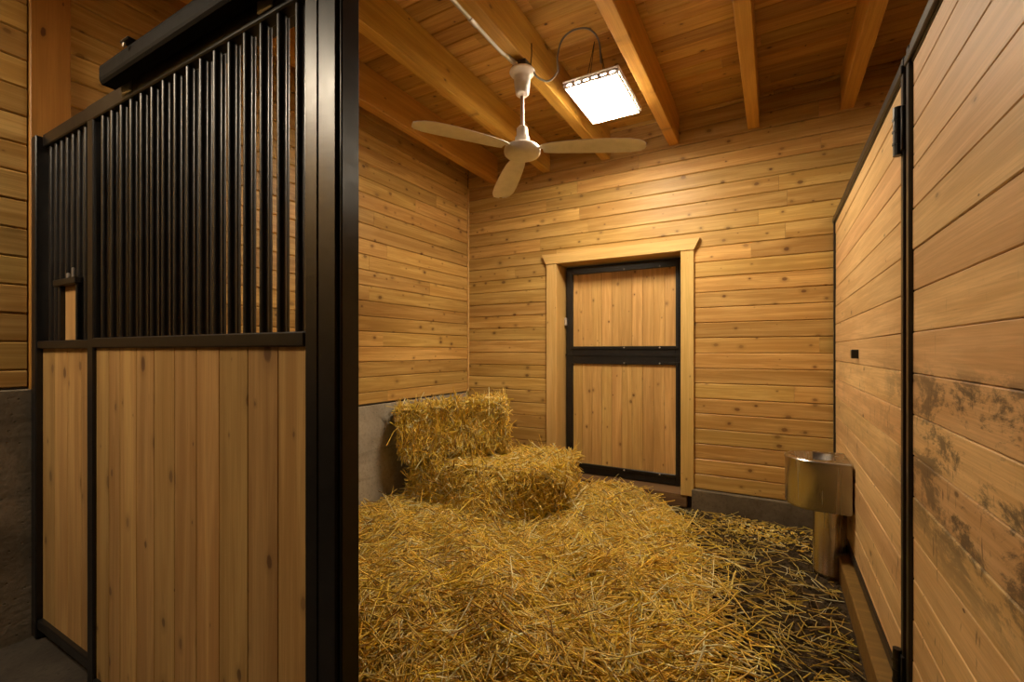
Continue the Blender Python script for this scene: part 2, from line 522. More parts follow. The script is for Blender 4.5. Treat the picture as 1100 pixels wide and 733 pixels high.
MB().prism(hp, 0.05, Matrix(((1, 0, 0, 0), (0, 0, -1, 0.01), (0, 1, 0, 0), (0, 0, 0, 1)))).build('head_casing', M['casing'], door)
vboard(DX0 - 0.03, DX0, D + 0.0, D + 0.28, 0.10, DZ1, M['casing'], 'jamb', door, o0)
vboard(DX1, DX1 + 0.03, D + 0.0, D + 0.28, 0.10, DZ1, M['casing'], 'jamb', door, o0)
DB(DX0 - 0.03, DX1 + 0.03, D + 0.0, D + 0.28, DZ1 + 0.001, DZ1 + 0.03).build('head_jamb', M['casing'], door)
DB(-2.03, -0.70, D - 0.02, D + 0.29, 0.0, 0.12).build('threshold', M['sill'], door)
YD = 4.70
def leaf(name, z0, z1, pz0, pz1):
    x0, x1 = -1.985, -0.755; px0, px1 = -1.905, -0.835
    f = MB()
    for a in (DB(x0, px0, YD, YD + 0.05, z0, z1), DB(px1, x1, YD, YD + 0.05, z0, z1), DB(px0 - 0.001, px1 + 0.001, YD + 0.001, YD + 0.05, pz1, z1), DB(px0 - 0.001, px1 + 0.001, YD + 0.001, YD + 0.05, z0, pz0)):
        f.add(a.v, a.f)
    # raised inner lip
    q = 0.012
    for a in (DB(px0 - 0.03, px0, YD - q, YD, pz0 - 0.03, pz1 + 0.03, 0.003), DB(px1, px1 + 0.03, YD - q, YD, pz0 - 0.03, pz1 + 0.03, 0.003), DB(px0, px1, YD - q, YD, pz1, pz1 + 0.03, 0.003), DB(px0, px1, YD - q, YD, pz0 - 0.03, pz0, 0.003)):
        f.add(a.v, a.f)
    lf = f.build(name, M['black'], door)
    n = 10
    wd = (px1 - px0) / n
    for i in range(n):
        board(lf, 'vert', (px0 + wd * (i + .5) - ox, YD + 0.03 - D, (pz0 + pz1) / 2), round(pz1 - pz0, 3), wd - 0.0015, 0.022, M['door'], c=0.0025)
    for bx in (-1.34, -0.985):
        for bz in (pz0 - 0.015, pz1 + 0.015):
            b = MB().lathe([(0.0, 0.006), (0.005, 0.005), (0.008, 0.0), (0.008, -0.004)], 10, Matrix.Rotation(math.radians(90), 4, 'X')).build('bolt', M['zinc'], lf)
            b.location = (bx - ox, YD - q - D, bz)
    return lf
up = leaf('upper_leaf', 1.405, 2.345, 1.487, 2.262)
lo = leaf('lower_leaf', 0.13, 1.385, 0.232, 1.30)
DB(-1.992, -1.972, YD - 0.03, YD, 1.715, 1.80, 0.004).build('hinge', M['zinc'], door)
DB(-1.99, -0.75, YD - 0.004, YD + 0.02, 1.383, 1.408, 0.002).build('meeting_strip', M['black'], door)

# ------------------------------------------------------------------ stall front (fixed grille) and its sliding door
FO = Vector((-2.05, YF + 0.07, 0.05))
front = empty('stall_front', FO)
tag(front, 'fixed black steel stall front with upright bars and narrow plank panel', 'stall front')
def FB(x0, x1, y0, y1, z0, z1, c=0.004): return MB().box(x0 - FO.x, x1 - FO.x, y0 - FO.y, y1 - FO.y, z0 - FO.z, z1 - FO.z, c)
yf0, yf1 = YF + 0.045, YF + 0.10
FB(-3.135, -3.075, YF - 0.0, yf1, 0.06, 2.475).build('wall_jamb', M['black'], front)
FB(-3.075, -1.03, yf0 - 0.02, yf1, 2.425, 2.485).build('top_rail', M['black'], front)
FB(-3.075, -2.47, YF + 0.005, yf1, 1.45, 1.487).build('middle_rail', M['black'], front)
FB(-2.41, -1.03, yf0, yf1, 1.45, 1.487).build('middle_rail', M['black'], front)
FB(-3.075, -2.47, YF + 0.005, yf1, 0.105, 0.15).build('bottom_rail', M['black'], front)
FB(-2.41, -1.03, yf0, yf1, 0.105, 0.15).build('bottom_rail', M['black'], front)
FB(-2.47, -2.41, yf0, yf1, 0.06, 2.43).build('stile', M['black'], front)
FB(-1.031, -0.962, YF - 0.005, YF + 0.060, 0.02, 2.75, 0.004).build('jamb_post', M['black'], front)
FB(-0.961, -0.951, YF + 0.004, YF + 0.062, 0.02, 2.75, 0.003).build('jamb_strip', M['black'], front)
bar_me = {}
def bar(parent, x, y, z0, z1, org, r=0.0130):
    k = (round(z1 - z0, 3), r)
    if k not in bar_me:
        bar_me[k] = MB().tube([(0, 0, 0), (0, 0, z1 - z0)], r, 12).mesh('bar', M['black'])
    o = bpy.data.objects.new('bar', bar_me[k]); link(o, parent)
    o.location = Vector((x, y, z0)) - org
    return o
for i in range(9):
    x = -3.035 + 0.067 * i
    if -2.87 < x < -2.65: bar(front, x, YF + 0.05, 1.745, 2.43, FO)
    else: bar(front, x, YF + 0.05, 1.485, 2.43, FO)
for i in range(16):
    bar(front, -2.379 + 0.0815 * i, YF + 0.044, 1.485, 2.43, FO)
for i in range(4):
    wd = (3.072 - 2.472) / 4
    board(front, 'vert', (-3.072 + wd * (i + .5) - FO.x, YF + 0.055 - FO.y, 0.80 - FO.z), 1.31, wd - 0.0012, 0.03, M['front'], c=0.0022)
for i in range(10):
    wd = (2.408 - 1.032) / 10
    board(front, 'vert', (-2.408 + wd * (i + .5) - FO.x, YF + 0.095 - FO.y, 0.80 - FO.z), 1.31, wd - 0.002, 0.025, M['front'])
# feed hatch let into the grille
fh = FB(-2.87, -2.845, YF + 0.02, YF + 0.075, 1.487, 1.76, 0.003)
t = FB(-2.895, -2.645, YF + 0.01, YF + 0.08, 1.735, 1.765, 0.003); fh.add(t.v, t.f)
t = FB(-2.67, -2.655, YF + 0.02, YF + 0.075, 1.487, 1.74, 0.003); fh.add(t.v, t.f)
fho = fh.build('feed_hatch', M['black'], front)
board(fho, 'vert', (-2.7575 - FO.x, YF + 0.06 - FO.y, 1.612 - FO.z), 0.245, 0.172, 0.022, M['front'], 'hatch_board')
FB(-2.775, -2.755, YF + 0.02, YF + 0.03, 1.765, 1.79, 0.003).build('catch', M['galv'], fho)
FB(-2.715, -2.70, YF + 0.02, YF + 0.03, 1.765, 1.81, 0.003).build('latch', M['galv'], fho)

# sliding door, hung in front of the grille
SO = Vector((-1.755, YF - 0.005, 0.06))
sl = empty('sliding_door', SO)
tag(sl, 'sliding stall door with steel bars over a wide panel of upright planks', 'door')
def SB(x0, x1, y0, y1, z0, z1, c=0.004): return MB().box(x0 - SO.x, x1 - SO.x, y0 - SO.y, y1 - SO.y, z0 - SO.z, z1 - SO.z, c)
ya, yb = YF - 0.003, YF + 0.033
SB(-2.475, -2.418, ya, yb, 0.055, 2.43).build('stile', M['black'], sl)
SB(-1.086, -1.034, ya, yb, 0.055, 2.43).build('stile', M['black'], sl)
SB(-2.475, -1.034, ya - 0.002, yb, 2.385, 2.45).build('top_rail', M['black'], sl)
SB(-2.418, -1.086, ya - 0.003, yb, 1.452, 1.492).build('middle_rail', M['black'], sl)
SB(-2.418, -1.086, ya, yb, 0.055, 0.10).build('bottom_rail', M['black'], sl)
for i in range(16):
    bar(sl, -2.349 + 0.0815 * i, YF + 0.014, 1.49, 2.39, SO)
xb = [-2.416, -2.30, -2.201, -2.065, -1.93, -1.788, -1.647, -1.513, -1.361, -1.216, -1.087]
for i in range(10):
    board(sl, 'vert', ((xb[i] + xb[i + 1]) / 2 - SO.x, YF + 0.032 - SO.y, 0.776 - SO.z), 1.35, xb[i + 1] - xb[i] - 0.0012, 0.024, M['front'], c=0.0022)
# overhead track
TO = Vector((-1.3, YF - 0.030, 2.462))
tr = empty('door_track', TO)
tag(tr, 'black rounded steel track along the top of the stall front', 'door track')
pr = []
R, hh = 0.028, 0.046
for i in range(9):
    a = math.pi * i / 8
    pr.append((R * math.cos(a), hh - R + R * math.sin(a)))
for i in range(9):
    a = math.pi + math.pi * i / 8
    if i < 3 or i > 5: pr.append((R * math.cos(a), -hh + R + R * math.sin(a)))
px = Matrix(((0, 0, 1, -2.165 - TO.x), (1, 0, 0, -0.010), (0, 1, 0, 0), (0, 0, 0, 1)))
MB().prism(pr, 2.7, px).build('track_cover', M['matte'], tr)
def TB(x0, x1, y0, y1, z0, z1, c=0.003): return MB().box(x0 - TO.x, x1 - TO.x, y0 - TO.y, y1 - TO.y, z0 - TO.z, z1 - TO.z, c)
for bx in (-1.93, -1.05, -0.1):
    TB(bx - 0.03, bx + 0.03, YF - 0.082, YF + 0.03, 2.499, 2.507).build('bracket', M['black'], tr)
    MB().lathe([(0, .006), (.007, .005), (.009, 0)], 10, Matrix.Translation((bx - TO.x, -0.049, 0.022)) @ Matrix.Rotation(math.radians(90), 4, 'X')).build('bolt', M['zinc'], tr)
TB(-1.03, 0.5, YF + 0.02, YF + 0.06, 2.52, 2.60).build('header_rail', M['black'], tr)
for bx in (-2.10, -1.25):
    h = TB(bx - 0.035, bx + 0.035, YF - 0.012, YF - 0.0045, 2.40, 2.445).build('hanger', M['galv'], tr)

# ------------------------------------------------------------------ partition panels on the right
def partition(y0, y1, label, hinges, zb=0.148, zt=2.518, row=0.1435):
    PO = Vector((XR + 0.02, (y0 + y1) / 2, 0.14))
    p = empty('stall_partition', PO)
    tag(p, label, 'partition', 'partition panels')
    def PB(xa, xb_, ya_, yb_, za, zb_, c=0.003): return MB().box(xa - PO.x, xb_ - PO.x, ya_ - PO.y, yb_ - PO.y, za - PO.z, zb_ - PO.z, c)
    f = 0.036
    for a in (PB(XR - 0.006, XR + 0.05, y0, y0 + f, zb, zt), PB(XR - 0.006, XR + 0.05, y1 - f, y1, zb, zt)):
        a.build('upright', M['black'], p)
    for z0, z1 in ((zt - 0.022, zt), (zb, zb + 0.045)):
        PB(XR - 0.004, XR + 0.05, y0 + f, y1 - f, z0, z1).build('rail', M['black'], p)
    PB(XR - 0.012, XR + 0.05, y0 + 0.001, y1 - 0.001, zt - 0.062, zt - 0.030).build('top_channel', M['black'], p)
    PB(XR + 0.001, XR + 0.045, y0 + f, y1 - f, zt - 0.07, zt - 0.02).build('top_web', M['black'], p)
    z = zt - 0.066
    ya_, yb_ = y0 + f + 0.001, y1 - f - 0.001
    first = True
    while z > zb + 0.05:
        z2 = max(z - (row * 0.6 if first else row), zb + 0.045)
        first = False
        cuts = [ya_, yb_]
        for a, b in zip(cuts[:-1], cuts[1:]):
            board(p, 'right', (XR + 0.036 - PO.x, (a + b) / 2 - PO.y, (z + z2) / 2 - PO.z), round(b - a, 3), z - z2 - 0.002, round(0.03 + random.uniform(-.0015, .0015), 3), M['part'], c=0.003)
        z = z2
    for (yy, za, zb_) in hinges:
        h = MB().tube([(XR - 0.016 - PO.x, yy - PO.y, za - PO.z), (XR - 0.016 - PO.x, yy - PO.y, zb_ - PO.z)], 0.015, 12)
        for q in (0.25, 0.5, 0.75):
            zz = za + (zb_ - za) * q
            h.tube([(XR - 0.016 - PO.x, yy - PO.y, zz - 0.004 - PO.z), (XR - 0.016 - PO.x, yy - PO.y, zz + 0.004 - PO.z)], 0.0175, 12)
        b = PB(XR - 0.012, XR, yy - 0.04, yy + 0.02, za + .01, zb_ - .01, 0.002)
        h.add(b.v, b.f)
        h.build('hinge', M['black'], p)
    return p, PO, PB
pf, PO, PB = partition(2.178, 4.485, 'horizontal plank partition panel behind the steel waterer, near the back wall', [(2.205, 2.165, 2.345), (2.21, 0.17, 0.33)])
lk = PB(XR - 0.03, XR + 0.008, 3.285, 3.325, 1.395, 1.447, 0.004)
lk.build('latch_keeper', M['black'], pf)
partition(0.84, 2.135, 'plank partition panel scarred with black scuffs, beside the stall opening', [])
PB(XR + 0.01, XR + 0.06, 2.137, 2.176, 0.0, 2.55, 0.002).build('hinge_post', M['black'], pf)
struct('baseboard_right', MB().box(0.355, XR + 0.06, 0.85, 4.45, -0.05, 0.138, 0.006), M['kick'])

# ------------------------------------------------------------------ stainless waterer
WX, WY = 0.235, 3.60
wt = empty('horse_waterer', (WX + 0.03, WY + 0.02, 0.0))
tag(wt, 'stainless steel bowl waterer on a round pedestal beside the partition', 'waterer')
WO = Vector((WX + 0.03, WY + 0.02, 0.0))
def dshape(r, xb, off=0.0, n=22):
    """D outline: half circle towards -x, straight sides to xb"""
    pts = [(xb, -r), (xb, r)]
    for i in range(n + 1):
        a = math.pi / 2 + math.pi * i / n
        pts.append((r * math.cos(a), r * math.sin(a)))
    return pts
r0 = 0.175
xbk = XR - 0.008 - WX
def loft(mbq, rings, smooth=True):
    n = len(rings[0]); vs = [p for r_ in rings for p in r_]; fs = []
    for i in range(len(rings) - 1):
        for k in range(n):
            k2 = (k + 1) % n
            fs.append((i * n + k, i * n + k2, (i + 1) * n + k2, (i + 1) * n + k))
    mbq.add(vs, fs, smooth)
def ring(pts, z): return [(x + WX - WO.x, y + WY - WO.y, z) for x, y in pts]
zt_, zb_ = 0.755, 0.435
b = MB()
circ = lambda r: [(xbk * 0.0 + r * math.cos(t_), r * math.sin(t_)) for t_ in [math.atan2(y, x) for x, y in dshape(r0, xbk)]]
outer = dshape(r0, xbk)
rings = [ring(dshape(r0 - 0.03, xbk - 0.02), zb_), ring(dshape(r0 - 0.008, xbk - 0.004), zb_ + 0.006), ring(dshape(r0, xbk), zb_ + 0.022),
         ring(dshape(r0, xbk), zt_ - 0.02), ring(dshape(r0 + 0.004, xbk), zt_ - 0.018), ring(dshape(r0 + 0.004, xbk), zt_ - 0.006), ring(dshape(r0 - 0.002, xbk - 0.004), zt_)]
def bowl(r, z): return ring([(r * math.cos(t_) , r * math.sin(t_)) for t_ in [math.atan2(y, x) for x, y in outer]], z)
rings += [bowl(0.140, zt_ + 0.001), bowl(0.136, zt_ - 0.006), bowl(0.125, zt_ - 0.06), bowl(0.10, zt_ - 0.12), bowl(0.05, zt_ - 0.14), bowl(0.004, zt_ - 0.142)]
loft(b, rings)
b.f.append(tuple(range(len(outer)))); b.sm.append(False)
b.build('bowl', M['steel'], wt)
MB().lathe([(0, 0), (0.118, 0)], 28, Matrix.Translation((WX - WO.x, WY - WO.y, zt_ - 0.085))).build('water', M['water'], wt)
MB().lathe([(0.0, zb_ + 0.004), (0.094, zb_ + 0.004), (0.094, 0.02), (0.099, 0.014), (0.099, -0.02), (0.0, -0.02)], 32, Matrix.Translation((0.05, 0.04, 0))).build('pedestal', M['steel'], wt)
MB().tube([(xbk + WX - WO.x - 0.02, 0.09, 0.15), (xbk + WX - WO.x - 0.02, 0.09, zb_)], 0.014, 12).build('supply_pipe', M['galv'], wt)
MB().box(0.085, 0.135, 0.0, 0.07, 0.17, 0.27, 0.006).build('bracket', M['black'], wt)

# ------------------------------------------------------------------ ceiling fan
FX, FY = -1.457, 2.706
fan = empty('ceiling_fan', (FX, FY, JZ - 0.002))
tag(fan, 'white three-bladed ceiling fan hanging from a joist', 'fan')
MB().box(-0.05, 0.05, -0.05, 0.05, -0.045, -0.001, 0.006).build('mount_box', M['box'], fan)
MB().lathe([(0.0000, -.04), (0.0634, -.04), (0.0805, -.05), (0.0854, -.062), (0.0781, -.075), (0.0610, -.086), (0.0549, -.10), (0.0512, -.155), (0.0451, -.19), (0.0439, -.205), (0.0342, -.216), (0.0171, -.22), (0.0000, -.22)], 32).build('canopy', M['white'], fan)
MB().lathe([(0, -.21), (.0125, -.21), (.0125, -.44), (0, -.44)], 16).build('downrod', M['rod'], fan)
MB().lathe([(0.0000, -0.418), (0.0216, -0.418), (0.0312, -0.428), (0.0372, -0.435), (0.0384, -0.490), (0.0480, -0.495), (0.0504, -0.530), (0.0432, -0.537), (0.0000, -0.537)], 28).build('rod_cup', M['white'], fan)
MB().lathe([(0.0000, -0.528), (0.0408, -0.528), (0.0408, -0.552), (0.0000, -0.552)], 24).build('collar', M['box'], fan)
MB().lathe([(0.0000, -0.548), (0.0635, -0.548), (0.1080, -0.556), (0.1194, -0.568), (0.1219, -0.585), (0.1194, -0.602), (0.1054, -0.617), (0.0762, -0.626), (0.0000, -0.628)], 36).build('motor_housing', M['white'], fan)
def blade_mesh():
    b = MB()
    ts = [0.0, 0.03, 0.08, 0.18, 0.32, 0.46, 0.56, 0.62, 0.645, 0.655]
    wl_ = [0.048, 0.058, 0.068, 0.078, 0.086, 0.090, 0.086, 0.068, 0.044, 0.016]
    nw = 6
    vs = []; fs = []
    for t_, hw in zip(ts, wl_):
        tw = math.radians(-5 + 1 * t_ / 0.65)
        for k in range(nw + 1):
            u = -1 + 2 * k / nw
            y = hw * u + (0.012 * (t_ / 0.65) if t_ < 0.6 else 0.012)
            zc = -0.010 * u * u + 0.008 - 0.055 * (t_ / 0.65) ** 1.3
            vs.append((0.135 + t_, y * math.cos(tw), zc + y * math.sin(tw)))
    n = len(vs)
    vs += [(x, y, z - 0.004) for x, y, z in vs]
    R_ = len(ts)
    q = nw + 1
    for i in range(R_ - 1):
        for k in range(nw):
            a = i * q + k
            fs.append((a, a + 1, a + q + 1, a + q)); fs.append((n + a, n + a + q, n + a + q + 1, n + a + 1))
        for k in (0, nw):
            a = i * q + k
            fs.append((a, a + q, n + a + q, n + a))
    for i in (0, R_ - 1):
        for k in range(nw):
            a = i * q + k
            fs.append((a, a + 1, n + a + 1, n + a))
    b.add(vs, fs, True)
    return b.mesh('blade', M['white'])
bme = blade_mesh()
arm = MB().box(0.08, 0.20, -0.017, 0.017, -0.004, 0.004, 0.003).mesh('blade_arm', M['white'])
for ang in (12.5, 130.5, 247.0):
    o = bpy.data.objects.new('blade', bme); link(o, fan)
    o.location = (0, 0, -0.580); o.rotation_euler = (0, 0, math.radians(ang))
    a = bpy.data.objects.new('blade_arm', arm); link(a, o); a.location = (0, 0, 0.006); a.rotation_euler = (math.radians(-9), 0, 0)

# conduit along the joist, cables
cd = MB().tube(spline([(-1.535, 0.2, 3.372), (-1.530, 1.6, 3.366), (-1.525, 2.45, 3.362), (-1.505, 2.60, 3.35), (-1.475, 2.665, 3.322)], 6), 0.016, 10)
cd.tube([(-1.527, 2.20, 3.3625), (-1.5265, 2.27, 3.362)], 0.020, 10)
tag(cd.build('conduit', M['galv']), 'bright metal conduit running along the fan joist', 'conduit')

# ------------------------------------------------------------------ panel lamps
def lamp(x0, x1, y0, y1, z, name, label, lens):
    LO = Vector(((x0 + x1) / 2, (y0 + y1) / 2, z))
    L = empty(name, LO); tag(L, label, 'lamp')
    hx, hy = (x1 - x0) / 2, (y1 - y0) / 2
    MB().box(-hx + 0.006, hx - 0.006, -hy + 0.006, hy - 0.006, 0, 0.03, 0.002).build('lens', lens, L)
    MB().box(-hx - 0.02, hx + 0.02, -hy - 0.02, hy + 0.02, 0.034, 0.046, 0.004).build('housing', M['housing'], L)
    MB().box(-hx + 0.09, hx - 0.09, -hy + 0.14, hy - 0.2, 0.046, 0.12, 0.006).build('driver_box', M['housing'], L)
    f = MB()
    t_ = 0.008
    for zz in ((-0.005, 0.009), (0.02, 0.036)):
        f.box(-hx - 0.012, hx + 0.012, -hy - 0.012, -hy - 0.012 + t_, *zz); f.box(-hx - 0.012, hx + 0.012, hy + 0.012 - t_, hy + 0.012, *zz)
        f.box(-hx - 0.012, -hx - 0.012 + t_, -hy - 0.004, hy + 0.004, *zz); f.box(hx + 0.012 - t_, hx + 0.012, -hy - 0.004, hy + 0.004, *zz)
    nx_, ny_ = 6, 9
    for i in range(nx_ + 1):
        x = -hx - 0.006 + (2 * hx + 0.012) * i / nx_
        for y in (-hy - 0.012, hy + 0.012 - t_): f.box(x - 0.013, x + 0.013, y, y + t_, 0.008, 0.021)
    for i in range(ny_ + 1):
        y = -hy - 0.006 + (2 * hy + 0.012) * i / ny_
        for x in (-hx - 0.012, hx + 0.012 - t_): f.box(x, x + t_, y - 0.013, y + 0.013, 0.008, 0.021)
    f.build('slotted_rim', M['housing'], L)
    for sx_ in (-1, 1):
        for sy_ in (-1, 1):
            MB().tube([(sx_ * 0.07, -hy + 0.12 + (0.03 if sy_ > 0 else -0.03), 0.045), (sx_ * 0.015, -hy + 0.12, ZC - z)], 0.0028, 6).build('hanging_wire', M['wire'], L)
    return L
lamp(-1.285, -0.922, 3.045, 3.615, 3.30, 'panel_lamp', 'glowing rectangular panel lamp hung between two joists', M['lens'])
for k, (ax_, ay_, az_, _) in enumerate(AISLE_SPOTS):
    lamp(ax_ - 0.19, ax_ + 0.19, ay_ - 0.31, ay_ + 0.31, az_, 'added_aisle_lamp', 'glowing panel lamp added out of view over the aisle in front of the stall', M['lens2'])  # unseen lamp, added to light the stall front, partition and post

M['lens3'] = emit('added_lens_neighbour', LAMP_COLOR, NEIGHBOUR_STRENGTH)
lamp(1.62, 1.98, 2.92, 3.49, 3.30, 'panel_lamp', 'dimmer panel lamp added over the neighbouring stall, hidden behind the partition', M['lens3'])  # unseen lamp, added for the highlight on the side of the jamb post

fc = MB().tube(spline([(-1.385, 2.722, 3.288), (-1.36, 2.74, 3.245), (-1.30, 2.78, 3.225), (-1.245, 2.80, 3.28), (-1.24, 2.79, 3.37), (-1.21, 2.80, 3.48), (-1.15, 2.86, 3.56), (-1.08, 2.95, 3.595), (-1.05, 3.06, 3.57), (-1.055, 3.12, 3.45)], 8), 0.0065, 8)
tag(fc.build('cable', M['cable']), 'grey flexible cable looping from fan mount to panel lamp', 'cable')
mb = MB().tube([(-1.395, 2.72, 3.47), (-1.395, 2.722, 3.40), (-1.40, 2.715, 3.31)], 0.004, 6)
tag(mb.build('ground_wire', M['wire']), 'short dark wire stapled on the fan joist side', 'wire')
tag(MB().box(-2.45, -2.35, 2.09, 2.16, 3.636, 3.6515, 0.003).build('cover_plate', M['white']), 'small pale cover plate on the deck between two joists', 'cover plate')

# ------------------------------------------------------------------ straw
PAL = np.array([[0.95, 0.65, 0.105], [0.95, 0.72, 0.20], [0.82, 0.50, 0.055], [0.36, 0.19, 0.03], [0.95, 0.86, 0.50], [0.90, 0.65, 0.05]])
PW = np.array([0.32, 0.22, 0.19, 0.08, 0.10, 0.09])
def straw_mesh(name, pos, dirs, length, width, bend, cols, sections=3):
    """each stalk is a bent three-sided tube"""
    n = len(pos)
    d = dirs / np.linalg.norm(dirs, axis=1, keepdims=True)
    up_ = np.where(np.abs(d[:, 2:3]) > 0.9, np.array([[1., 0, 0]]), np.array([[0, 0, 1.]]))
    s = np.cross(d, up_); s /= np.linalg.norm(s, axis=1, keepdims=True)
    u = np.cross(s, d)
    ra = rng.uniform(0, 2 * np.pi, (n, 1))
    s, u = s * np.cos(ra) + u * np.sin(ra), -s * np.sin(ra) + u * np.cos(ra)
    ts = np.linspace(-0.5, 0.5, sections)
    V = np.empty((n, sections, 3, 3))
    for i, t in enumerate(ts):
        c = pos + d * (length * t)[:, None] + u * (bend * (0.25 - t * t) * 4 * length)[:, None] * 0.25
        for k in range(3):
            a = 2 * np.pi * k / 3
            V[:, i, k] = c + (s * math.cos(a) + u * math.sin(a)) * (width * 0.5)[:, None]
    base = (np.arange(n) * sections * 3)[:, None]
    quads = []
    for i in range(sections - 1):
        for k in range(3):
            k2 = (k + 1) % 3
            quads.append([i * 3 + k, i * 3 + k2, (i + 1) * 3 + k2, (i + 1) * 3 + k])
    q = np.array(quads)
    F_ = (base[:, :, None] + q[None]).reshape(-1)
    me = bpy.data.meshes.new(name)
    nv = n * sections * 3; nf = n * len(quads)
    me.vertices.add(nv); me.vertices.foreach_set('co', V.reshape(-1).astype(np.float32))
    me.loops.add(nf * 4); me.loops.foreach_set('vertex_index', F_.astype(np.int32))
    me.polygons.add(nf); me.polygons.foreach_set('loop_start', (np.arange(nf) * 4).astype(np.int32))
    me.update(calc_edges=True)
    at = me.color_attributes.new('tint', 'FLOAT_COLOR', 'POINT')
    cc = np.ones((n, sections * 3, 4), np.float32); cc[:, :, :3] = cols[:, None, :]
    at.data.foreach_set('color', cc.reshape(-1))
    me.polygons.foreach_set('use_smooth', np.ones(nf, bool))
    me.materials.append(M['straw'])
    return me
def straw_cols(n, dark=0.0):
    c = PAL[rng.choice(len(PAL), n, p=PW / PW.sum())] * rng.uniform(0.66, 1.15, (n, 1))
    if dark: c = c * (1 - dark * rng.random((n, 1)))
    return np.clip(c, 0, 0.95)

def sst(e0, e1, x):
    t = np.clip((x - e0) / (e1 - e0), 0, 1); return t * t * (3 - 2 * t)
def lump(x, y, k, s):
    return np.sin(x * k + s) * np.cos(y * k * 1.13 - s * 1.7) * 0.5 + np.sin((x + y) * k * 0.7 + 2.1 * s) * 0.5
def bed_h(x, y):
    """depth of the straw bedding"""
    h = 0.075 + 0.05 * lump(x, y, 3.1, 0.4) + 0.045 * lump(x, y, 7.3, 1.9) + 0.034 * lump(x, y, 15, 0.2)
    h = h + 0.10 * np.exp(-((x + 1.35) ** 2 / 0.12 + (y - 4.05) ** 2 / 0.25))
    h = h * (1 - 0.6 * np.exp(-((x + 2.5) ** 2 / 0.6 + (y - 3.2) ** 2 / 0.1)))
    e = edge(x, y)
    return np.maximum(h, 0.0) * sst(0.15, -0.9, e) + 0.004
def edge(x, y):
    """<0 deep bedding, >0 bare dirt by the partition"""
    return x + 0.20 + 0.32 * (y - 3.0) + 0.14 * lump(x, y, 4.0, 0.9) + 0.2 * sst(3.9, 4.4, y) * (x > -0.9)
n = 330000
x = rng.uniform(XL + 0.08, 0.34, n); y = rng.uniform(0.95, D - 0.08, n)
e = edge(x, y)
prob = np.where(e < 0, 0.07 + 0.93 * sst(0.02, -0.55, e), 0.07 * np.exp(-np.maximum(e, 0) / 0.3) + 0.030)
# the part hidden behind the stall front needs less
hid = (x < -0.95 - 0.9 * (y - 0.9) / 0.75) | (y < 1.35)
prob = np.where(hid, prob * 0.12, prob)
far = np.hypot(x, y)
prob = prob * np.where(far > 3.2, 0.24, 0.27)
# under the bales
inb = (x > -2.95) & (x < -1.68) & (y > 3.5) & (y < 4.1)
prob = np.where(inb, 0.0, prob)
keep = rng.random(n) < prob
x, y = x[keep], y[keep]; n = len(x)
bh = bed_h(x, y)
lay = rng.random(n) ** 0.6
gh = np.array([floor_h(a, b_) for a, b_ in zip(x, y)]) if n < 200000 else 0
z = gh + bh * lay + 0.004
length = np.clip(rng.gamma(4.0, 0.036, n), 0.04, 0.34)
length = np.where(edge(x, y) > 0.1, np.minimum(length, 0.16), length)
width = rng.uniform(0.0040, 0.0092, n)
width = np.where(edge(x, y) > 0, width * 0.7, width)
# tufts share a direction
tuft = 2.2 * lump(x, y, 5.3, 0.3) + 1.6 * lump(x, y, 11.0, 2.7)
yaw = np.where(rng.random(n) < 0.45, tuft + rng.normal(0, 0.45, n), rng.uniform(0, 2 * np.pi, n))
pit = rng.normal(0.0, 0.20, n) + 0.5 * (rng.random(n) < 0.05) * rng.random(n)
pit = np.where(edge(x, y) > 0, pit * 0.35, pit)
# follow the slope
g = 0.02
sx_ = (bed_h(x + g, y) - bed_h(x - g, y)) / (2 * g); sy_ = (bed_h(x, y + g) - bed_h(x, y - g)) / (2 * g)
dx, dy = np.cos(yaw), np.sin(yaw)
dz = np.clip((sx_ * dx + sy_ * dy), -0.6, 0.6) + np.tan(pit)
z = z + np.abs(np.sin(pit)) * length * 0.42
# keep both ends inside the stall
x = np.clip(x, XL + 0.03 + np.abs(dx) * length / 2, 0.345 - np.abs(dx) * length / 2)
y = np.clip(y, 0.94 + np.abs(dy) * length / 2, D - 0.06 - np.abs(dy) * length / 2)
pos = np.stack([x, y, z], 1)
ok = np.hypot(x - 0.285, y - 3.64) > 0.1 + np.minimum(length, 0.12) / 2
pos, dx, dy, dz, length, width, x, y = pos[ok], dx[ok], dy[ok], dz[ok], length[ok], width[ok], x[ok], y[ok]; n = len(pos)
cols = straw_cols(n) * np.where(edge(x, y) > 0, 0.72, 1.0)[:, None]
so = bpy.data.objects.new('straw_bedding', straw_mesh('straw_bedding', pos, np.stack([dx, dy, dz], 1), length, width, rng.uniform(-0.35, 0.35, n), cols))
link(so); tag(so, 'loose golden straw bedding spread over the stall floor', 'straw', kind='stuff')
print('floor straw', n)

# dirt clods and shavings on the bare strip
mb = MB()
for i in range(4200):
    xx = random.uniform(-0.75, 0.34); yy = random.uniform(1.6, D - 0.1)
    if edge(np.array([xx]), np.array([yy]))[0] < -0.35: continue
    r = random.uniform(0.005, 0.021) * (1.5 if random.random() < 0.08 else 1)
    zz = floor_h(xx, yy) - 0.012 + r * 0.3
    vs = [(xx + r * random.uniform(.6, 1.2) * dx_, yy + r * random.uniform(.6, 1.2) * dy_, zz + r * .7 * random.uniform(.6, 1.1) * dz_) for dx_, dy_, dz_ in ((1, 0, 0), (-1, 0, 0), (0, 1, 0), (0, -1, 0), (0, 0, 1), (0, 0, -1))]
    mb.add(vs, [(0, 2, 4), (2, 1, 4), (1, 3, 4), (3, 0, 4), (2, 0, 5), (1, 2, 5), (3, 1, 5), (0, 3, 5)])
tag(mb.build('dirt_clods', M['dirt']), 'dark crumbly clods on the bare dirt beside the partition', 'dirt', kind='stuff')
